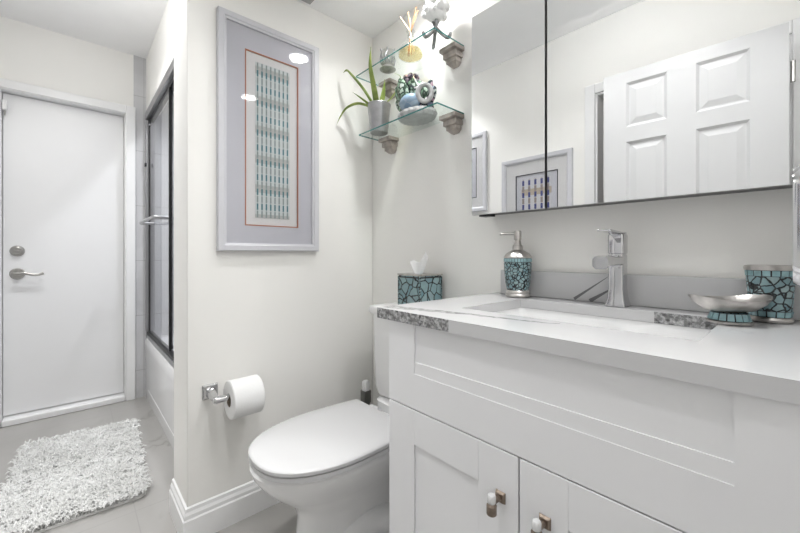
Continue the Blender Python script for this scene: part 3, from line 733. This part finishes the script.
# tissue box on the tank
bx0, bx1, by0, by1, bz0, bz1 = -1.122, -.994, .998, 1.128, .8246, .970
tbx = thing('tissue_box', ((bx0+bx1)/2, (by0+by1)/2, bz0), 'turquoise mosaic tissue box cover standing on the toilet tank', 'tissue box')
b = MB(); b.box(bx0+.003, bx1-.003, by0+.003, by1-.003, bz0, bz1-.003); b.build('mosaic_body', 'mosaic_big', tbx, smooth=False)
for (xa, ya) in ((bx0, by0), (bx1-.006, by0), (bx1-.006, by1-.006), (bx0, by1-.006)):
    b = MB(); b.box(xa, xa+.006, ya, ya+.006, bz0, bz1-.01); b.build('corner_strip', 'mosaic_small', tbx, smooth=False)
b = MB(); b.box(bx0+.002, bx1-.002, by0+.002, by1-.002, bz1-.016, bz1-.011, 1)
cxx, cyy = (bx0+bx1)/2, (by0+by1)/2
O = ring4(bx0-.001, bx1+.001, by0-.001, by1+.001, bz1); b.loft([[(p[0], p[1], bz1-.007) for p in O], O, ring4(cxx-.03, cxx+.03, cyy-.018, cyy+.018, bz1), ring4(cxx-.03, cxx+.03, cyy-.018, cyy+.018, bz1-.005)], True, False)
b.build('top_rim', ['silver', 'black'], tbx, smooth=False)
me = bpy.data.meshes.new('tissue'); vs, fs = [], []
nu, nv = 17, 9
for j in range(nv):
    v = j/(nv-1)
    for i in range(nu):
        u = i/(nu-1)*2-1
        top = lerp(u, [(-1, .048), (-.6, .055), (-.2, .047), (.1, .046), (.5, .072), (.75, .088), (1, .066)])
        hw = .013+.025*v**.8
        fold = (.003+.006*v)*math.sin(u*3.4+.5)+.002*v*math.sin(u*8)
        lx, dp = u*hw-.004, fold
        vs.append((.669*lx+.74*dp, .743*lx-.67*dp, -.004+(top+.004)*v))
for j in range(nv-1):
    for i in range(nu-1): a = j*nu+i; fs.append((a, a+1, a+nu+1, a+nu))
me.from_pydata(vs, [], fs); me.materials.append(M['paper']); me.shade_smooth()
ts = bpy.data.objects.new('tissue', me); COL.objects.link(ts); ts.location = (cxx, cyy, bz1)
md = ts.modifiers.new('solidify', 'SOLIDIFY'); md.thickness = .0012
tag(ts, 'white paper tissue sticking up out of the mosaic box', 'tissue')

# brush standing in the corner behind the toilet
BX, BY = -1.405, 1.045
br = thing('toilet_brush', (BX, BY, 0), 'grey toilet brush handle with white tip standing behind the toilet lid', 'toilet brush')
b = MB(); b.lathe([(.042, .001), (.048, .004), (.046, .17), (.040, .18), (.012, .185)], BX, BY, 28); b.build('holder', 'white_plastic', br)
b = MB(); b.tube([(BX, BY, .183), (BX, BY, .33)], .008, 12); q = .019
b.loft([rr(BX-.012, BX+.012, BY-.012, BY+.012, .004, .325, 3), rr(BX-q, BX+q, BY-q, BY+q, .004, .345, 3), rr(BX-q, BX+q, BY-q, BY+q, .004, .398, 3)]); b.build('handle', 'grey_plastic', br)
b = MB(); q = .014; b.loft([rr(BX-q, BX+q, BY-q, BY+q, .005, .398, 3), rr(BX-q, BX+q, BY-q, BY+q, .005, .437, 3), rr(BX-.010, BX+.010, BY-.010, BY+.010, .005, .444, 3)]); b.build('handle_tip', 'white_plastic', br)

# ================================================================== paper holder and roll on the picture wall
HY, HZ, HX = .385, .533, XB+.082
ph = thing('toilet_paper_holder', (XB, HY, HZ), 'chrome toilet paper holder with square plate on the picture wall', 'toilet paper holder')
b = MB(); s = .027
def sqx(x, h): return [(x, HY-h, HZ-h), (x, HY+h, HZ-h), (x, HY+h, HZ+h), (x, HY-h, HZ+h)]
b.loft([sqx(XB+.0005, s), sqx(XB+.006, s), sqx(XB+.009, s*.8)]); b.build('wall_plate', 'chrome', ph, bev=.001)
b = MB(); RZ = .523
b.loft([[(XB+.008, HY-.016, HZ-.014), (XB+.008, HY+.016, HZ-.014), (XB+.008, HY+.016, HZ+.014), (XB+.008, HY-.016, HZ+.014)], [(HX-.005, HY-.009, RZ-.007), (HX-.005, HY+.009, RZ-.007), (HX-.005, HY+.009, RZ+.010), (HX-.005, HY-.009, RZ+.010)], [(HX+.008, HY-.008, RZ-.007), (HX+.008, HY+.008, RZ-.007), (HX+.008, HY+.008, RZ+.009), (HX+.008, HY-.008, RZ+.009)]])
b.build('support_arm', 'chrome', ph, bev=.003)
b = MB(); b.tube([(HX, HY-.01, RZ), (HX, HY+.0, RZ), (HX, HY+.04, RZ), (HX, HY+.155, RZ), (HX, HY+.16, RZ)], [.010, .0135, .012, .012, .009], 18); b.build('roll_bar', 'chrome', ph)
R0, R1, RR, rc = .428, .538, .0695, .024
RCZ = RZ-.0095-.0           # roll hangs on the bar
RCZ = RZ-(rc-.0123)
rl = thing('toilet_paper_roll', (HX, (R0+R1)/2, RCZ), 'fat white toilet paper roll hanging on the chrome holder', 'toilet paper roll')
def ringy(y, r, n=56, e=0): return [(HX+r*math.cos(2*PI*k/n), y, RCZ+r*math.sin(2*PI*k/n)) for k in range(n)]
b = MB(); b.loft([ringy(R0, rc+.001), ringy(R0, RR-.004), ringy(R0+.003, RR), ringy(R1-.003, RR), ringy(R1, RR-.004), ringy(R1, rc+.001)], False, False)
b.tube([(HX+RR*math.cos(a)*1.006, R0+.003, RCZ+RR*math.sin(a)*1.006) for a in (1.2, 1.18)], .0005, 4)
b.build('paper', 'paper', rl)
b = MB(); b.loft([ringy(R0+.0015, rc+.001), ringy(R0+.0005, rc), ringy(R1-.0005, rc), ringy(R1-.0015, rc+.001)], False, False); b.build('core', 'card', rl)

# ================================================================== framed pictures
def frame_yz(m, x0, x1, ya, yb, za, zb, w_, depth_in=.004):
    def r_(d, x): return [(x, ya+d, za+d), (x, yb-d, za+d), (x, yb-d, zb-d), (x, ya+d, zb-d)]
    m.loft([r_(0, x0), r_(0, x1-.003), r_(.003, x1), r_(w_*.7, x1), r_(w_*.8, x1-.004), r_(w_, x1-.006), r_(w_, x0)], False, False)
    return m
pc = thing('framed_picture', (XB, .63, 1.06), 'tall white framed picture with teal dash columns and orange border above the paper roll', 'picture')
A0, A1, B0, B1 = .408, .834, 1.062, 1.986
b = MB(); frame_yz(b, XB+.001, XB+.026, A0, A1, B0, B1, .031); b.build('frame', 'frame', pc, smooth=False)
def plate_yz(m, x, y0, y1, z0, z1, t=.0015, mi=0): return m.box(x, x+t, y0, y1, z0, z1, mi)
b = MB(); plate_yz(b, XB+.005, A0+.028, A1-.028, B0+.028, B1-.028, .003); b.build('backing', 'mat2', pc, smooth=False)
b = MB(); y0, y1, z0, z1 = .510, .738, 1.164, 1.868
def hole_yz(m, xa, xb, ya, yb, za, zb, y0, y1, z0, z1, mi=0):
    m.box(xa, xb, ya, y0, za, zb, mi); m.box(xa, xb, y1, yb, za, zb, mi); m.box(xa, xb, y0, y1, za, z0, mi); m.box(xa, xb, y0, y1, z1, zb, mi)
hole_yz(b, XB+.009, XB+.0125, A0+.028, A1-.028, B0+.028, B1-.028, y0, y1, z0, z1); b.build('mat_board', 'mat', pc, smooth=False)
b = MB(); hole_yz(b, XB+.009, XB+.0135, y0, y1, z0, z1, y0+.0045, y1-.0045, z0+.0045, z1-.0045); b.build('border_line', 'orange', pc, smooth=False)
b = MB(); plate_yz(b, XB+.0085, .552, .698, 1.198, 1.832, .001)
o = b.build('art_print', 'print', pc, smooth=False)
b = MB(); plate_yz(b, XB+.0165, A0+.029, A1-.029, B0+.029, B1-.029, .0015); b.build('glass', 'pane', pc, smooth=False)
# print material uses world coordinates through the object: keep the object's own frame equal to world y and z
for v in o.data.vertices: v.co += Vector(pc.location)
o.location = -Vector(pc.location)

def wall_picture(cx, x0, x1, z0, z1, ax0, ax1, az0, az1, mt, label):
    p = thing('framed_picture', (cx, YW, z0), label, 'picture')
    def r_(d, y): return [(x0+d, y, z0+d), (x1-d, y, z0+d), (x1-d, y, z1-d), (x0+d, y, z1-d)]
    b = MB(); b.loft([r_(0, YW+.001), r_(0, YW+.022), r_(.003, YW+.025), r_(.024, YW+.025), r_(.034, YW+.018), r_(.034, YW+.001)], False, False); b.build('frame', 'frame', p, smooth=False)
    def hole(y0, y1, a, c): 
        m = MB(); m.box(a[0], c[0], y0, y1, a[2], a[3]); m.box(c[1], a[1], y0, y1, a[2], a[3]); m.box(c[0], c[1], y0, y1, a[2], c[2]); m.box(c[0], c[1], y0, y1, c[3], a[3]); return m
    hole(YW+.008, YW+.012, (x0+.03, x1-.03, z0+.03, z1-.03), (ax0, ax1, az0, az1)).build('mat_board', 'mat2', p, smooth=False)
    hole(YW+.008, YW+.013, (ax0, ax1, az0, az1), (ax0+.005, ax1-.005, az0+.005, az1-.005)).build('border_line', 'black', p, smooth=False)
    b = MB(); b.box(ax0+.005, ax1-.005, YW+.004, YW+.008, az0+.005, az1-.005); b.build('inner_mat', 'mat', p, smooth=False)
    b = MB(); b.box(ax0+.045, ax1-.045, YW+.008, YW+.009, az0+.03, az1-.035); o = b.build('art_print', mt, p, smooth=False)
    for v in o.data.vertices: v.co += Vector(p.location)
    o.location = -Vector(p.location)
    b = MB(); b.box(x0+.03, x1-.03, YW+.015, YW+.0165, z0+.03, z1-.03); b.build('glass', 'pane', p, smooth=False)
    return p
wall_picture(-1.25, -1.515, -1.0, .98, 1.735, -1.405, -1.095, 1.10, 1.615, 'print_gold', 'white framed picture with gold and blue dash columns seen in the mirror')
wall_picture(-1.88, -2.12, -1.655, 1.39, 2.01, -2.03, -1.75, 1.50, 1.90, 'print', 'white framed picture seen at the mirror\'s left edge')

# ================================================================== glass shelves with brackets
SHX0, SHX1, SHY = -1.400, -.906, 1.0
def shelf(zt, y0, label):
    b = MB(); b.box(SHX0, SHX1, y0, YA-.001, zt-.006, zt, 0, {2: 1, 3: 1, 5: 1})
    o = b.build('glass_shelf', ['shelf_glass', 'shelf_edge'], org=((SHX0+SHX1)/2, YA, zt), smooth=False)
    return tag(o, label, 'shelf', 'glass shelves beside the mirror')
ZS1, ZS2 = 1.611, 1.880
shelf(ZS1, 1.0, 'lower glass shelf holding the aloe pot on the back wall')
shelf(ZS2, .983, 'upper glass shelf holding the reed diffuser on the back wall')
def bracket():
    b = MB(); prof = [(0, .014, .016), (.010, .023, .030), (.012, .026, .034), (.028, .026, .034), (.0285, .033, .045), (.046, .033, .045), (.0465, .030, .042), (.052, .030, .042), (.0525, .041, .060), (.068, .041, .060)]
    b.loft([[(-hx, 0, z), (hx, 0, z), (hx, -d, z), (-hx, -d, z)] for z, hx, d in prof])
    return b.build('shelf_bracket', 'stonebracket', smooth=False, bev=.0006, segs=1)
b0 = bracket()
spots = [(-.945, ZS2, 'carved grey bracket under the upper shelf\'s right end'), (-.945, ZS1, 'carved grey bracket under the lower shelf\'s right end'), (-1.336, ZS1, 'carved grey bracket under the lower shelf below the aloe pot'), (-1.336, ZS2, 'carved grey bracket under the upper shelf\'s left end')]
for i, (x, zt, lab) in enumerate(spots):
    o = b0 if i == 0 else b0.copy()
    if i: COL.objects.link(o)
    o.location = (x, YA-.001, zt-.0065-.068); tag(o, lab, 'bracket', 'carved shelf brackets')

# aloe in a metal pot
AX, AY, AZ = -1.325, 1.062, ZS1+.0006
al = thing('aloe_plant', (AX, AY, AZ), 'aloe plant with arching green leaves in a grey metal pot on lower shelf', 'plant')
b = MB(); b.lathe([(.001, AZ), (.040, AZ), (.042, AZ+.004), (.053, AZ+.125), (.055, AZ+.130), (.054, AZ+.133), (.051, AZ+.131), (.049, AZ+.118), (.001, AZ+.116)], AX, AY, 40, cap=False); b.build('pot', 'pot', al)
b = MB(); b.lathe([(.048, AZ+.112), (.048, AZ+.120), (.02, AZ+.123), (.002, AZ+.123)], AX, AY, 24); b.build('soil', 'soil', al)
def leaf(pts, wd):
    b = MB(); P = spline(pts, 7); n = len(P)
    b.tube(P, [max(.0012, wd*(1-.25*abs(i/n-.25))*(1-(i/(n-1))**2.2)) for i in range(n)], 10, .45)
    b.build('leaf', 'leaf', al)
LB = AZ+.118
# lateral direction in the photo is about (.67,.74); keep the leaves clear of the walls
def L3(lat, up, dep=0.0): return (AX+.669*lat-.743*dep, AY+.743*lat*.55+.669*dep*.3, LB+up)
leaf([(AX, AY-.01, LB), (-1.292, 1.005, LB+.07), (-1.262, .962, LB+.14), (-1.242, .950, LB+.207)], .014)
leaf([(AX-.01, AY-.015, LB), (-1.365, 1.00, LB+.085), (-1.408, .962, LB+.155), (-1.437, .957, LB+.182), (-1.462, .955, LB+.180)], .013)
leaf([(AX-.015, AY-.015, LB), (-1.385, .990, LB+.020), (-1.430, .955, LB+.005), (-1.462, .940, LB-.030), (-1.482, .930, LB-.068)], .0115)
leaf([(AX-.01, AY-.03, LB), (-1.36, .985, LB+.035), (-1.385, .955, LB+.062)], .010)
leaf([(AX+.01, AY, LB), (-1.29, 1.06, LB+.06), (-1.275, 1.055, LB+.115)], .014)
leaf([(AX+.02, AY, LB), (-1.27, 1.10, LB+.05), (-1.24, 1.11, LB+.10), (-1.225, 1.105, LB+.125), (-1.235, 1.08, LB+.135)], .007)
leaf([(AX, AY+.02, LB), (-1.335, 1.09, LB+.07), (-1.33, 1.10, LB+.125)], .011)

# glazed sculpture on the lower shelf
QX, QY, QZ = -1.090, 1.078, ZS1+.0006
sc = thing('ceramic_sculpture', (QX, QY, QZ), 'multicoloured glazed ceramic sculpture with pale ribbed base on the lower shelf', 'sculpture')
b = MB(); rings = []
for r, zz in ((.064, 0), (.080, .004), (.090, .018), (.086, .030), (.06, .035)):
    rings.append([(QX+r*(1+.035*math.cos(20*2*PI*k/80))*math.cos(2*PI*k/80), QY+r*.82*(1+.035*math.cos(20*2*PI*k/80))*math.sin(2*PI*k/80), QZ+zz) for k in range(80)])
b.loft(rings); b.build('base', 'glaze_base', sc)
b = MB(); b.ball((QX-.005, QY-.030, QZ+.066), .050, 24, 14, (1.1, .9, .75)); b.build('belly', 'glaze_blue', sc)
b = MB(); b.tube(spline([(QX+.03, QY+.01, QZ+.045), (QX+.02, QY+.01, QZ+.10), (QX-.02, QY+.005, QZ+.145), (QX-.035, QY, QZ+.165)], 6), [.042]*6+[.040]*6+[.034]*6+[.028], 16); b.build('body', 'glaze', sc)
b = MB(); b.ball((QX-.038, QY, QZ+.175), .033, 20, 12, (1.15, .9, .8))
for k in range(7):
    a = k*2*PI/7; b.ball((QX-.038+.028*math.cos(a), QY+.022*math.sin(a), QZ+.188), .014, 10, 7)
b.build('crest', 'glaze_pink', sc)
for (dx, dy, a, L, mt) in ((-.060, -.03, 2.25, .15, 'glaze_green'), (-.035, -.045, 2.0, .15, 'glaze_green'), (-.075, -.01, 2.6, .13, 'glaze_green'), (.0, -.02, 1.7, .13, 'glaze_green'), (.035, .02, 1.0, .13, 'glaze'), (.065, .01, .75, .10, 'glaze')):
    b = MB(); p = []
    for k in range(7):
        t = k/6; p.append((QX+dx+math.cos(a)*L*(t-.4)*.7, QY+dy, QZ+.045+math.sin(a)*L*t+.01*math.sin(t*PI)))
    b.tube(p, [.012, .024, .029, .030, .027, .020, .008], 14, .4, (0, 1, 0)); b.build('fin', mt, sc)
b = MB(); pts = [(QX+.066+.019*math.cos(2*PI*k/20), QY-.022+.020*math.cos(2*PI*k/20), QZ+.088+.034*math.sin(2*PI*k/20)) for k in range(21)]
b.tube(pts, .010, 10, cap=False); b.build('ring_eye', 'glaze_base', sc)
b = MB(); b.ball((QX+.066, QY-.024, QZ+.088), .021, 16, 10, (.9, .6, 1.1)); b.build('eye', 'glaze_green', sc)

# silver cup, reed diffuser, coral on its stand: upper shelf
UZ = ZS2+.0006
CXc, CYc = -1.262, 1.062
cp = thing('candle_holder', (CXc, CYc, UZ), 'small ornate silver and glass candle holder on the upper shelf left of the diffuser', 'candle holder')
b = MB(); b.lathe([(.030, UZ), (.037, UZ+.004), (.028, UZ+.012), (.022, UZ+.020), (.028, UZ+.026)], CXc, CYc, 28); b.build('silver_foot', 'silver', cp)
b = MB(); b.lathe([(.027, UZ+.026), (.030, UZ+.04), (.031, UZ+.085), (.029, UZ+.085), (.028, UZ+.03)], CXc, CYc, 28, cap=False); b.build('glass_cup', 'clear', cp)
for k in range(6):
    a = k*PI/3; b = MB(); b.tube(spline([(CXc+.028*math.cos(a), CYc+.028*math.sin(a), UZ+.024), (CXc+.034*math.cos(a), CYc+.034*math.sin(a), UZ+.05), (CXc+.031*math.cos(a+.3), CYc+.031*math.sin(a+.3), UZ+.075), (CXc+.036*math.cos(a+.3), CYc+.036*math.sin(a+.3), UZ+.088)], 5), .0035, 8); b.build('scroll', 'pewter', cp)

RX, RY = -1.112, 1.062
rd = thing('reed_diffuser', (RX, RY, UZ), 'glass reed diffuser with amber oil and tan sticks on the upper shelf', 'reed diffuser')
b = MB(); b.lathe([(.001, UZ), (.048, UZ), (.052, UZ+.004), (.051, UZ+.028), (.036, UZ+.052), (.018, UZ+.070), (.014, UZ+.080), (.014, UZ+.104), (.019, UZ+.108), (.017, UZ+.110), (.012, UZ+.104), (.012, UZ+.08)], RX, RY, 40, cap=False); b.build('bottle', 'clear', rd)
b = MB(); b.lathe([(.001, UZ+.003), (.046, UZ+.003), (.050, UZ+.006), (.049, UZ+.022), (.001, UZ+.022)], RX, RY, 40, cap=False); b.build('amber_oil', 'amber', rd)
for k, (dx, dy) in enumerate(((-.045, -.02), (-.025, .02), (.0, -.015), (.014, .018), (.036, .008), (.046, -.012))):
    b = MB(); b.tube([(RX-dx*.35, RY-dy*.35, UZ+.012), (RX, RY, UZ+.105), (RX+dx, RY+dy, UZ+.185)], .0024, 8); o = b.build('reed', 'reed' if k > 1 else 'reed_pale', rd)

KX, KY = -.968, 1.060
cs = thing('coral_ornament', (KX, KY, UZ), 'white coral lump on a dark silver three-legged stand at upper shelf\'s right end', 'ornament')
for (fx, fy) in ((-.974+.0, 1.012), (-.922, 1.075), (-1.003, 1.085)):
    dx, dy = fx-KX, fy-KY; L = math.hypot(dx, dy); ux, uy = dx/L, dy/L
    b = MB(); P = spline([(KX-ux*.012, KY-uy*.012, UZ+.085), (KX, KY, UZ+.060), (KX+ux*.018, KY+uy*.018, UZ+.035), (KX+dx*.95, KY+dy*.95, UZ+.007), (KX+ux*(L+.010), KY+uy*(L+.010), UZ+.008), (KX+ux*(L+.014), KY+uy*(L+.014), UZ+.020)], 6)
    n = len(P); b.tube(P, [.0055+.002*math.sin(i/n*PI) for i in range(n)], 10); b.build('stand_leg', 'pewter', cs)
b = MB()
rnd = random.Random(3)
b.ball((KX, KY, UZ+.122), .045, 20, 12, (1, .95, .9))
for k in range(26):
    a, t = rnd.uniform(0, 2*PI), rnd.uniform(.1, 1.9); r = .042
    b.ball((KX+r*math.sin(t)*math.cos(a), KY+r*math.sin(t)*math.sin(a), UZ+.124+r*math.cos(t)), rnd.uniform(.010, .018), 10, 7)
b.build('coral', 'coral', cs, ang=60)
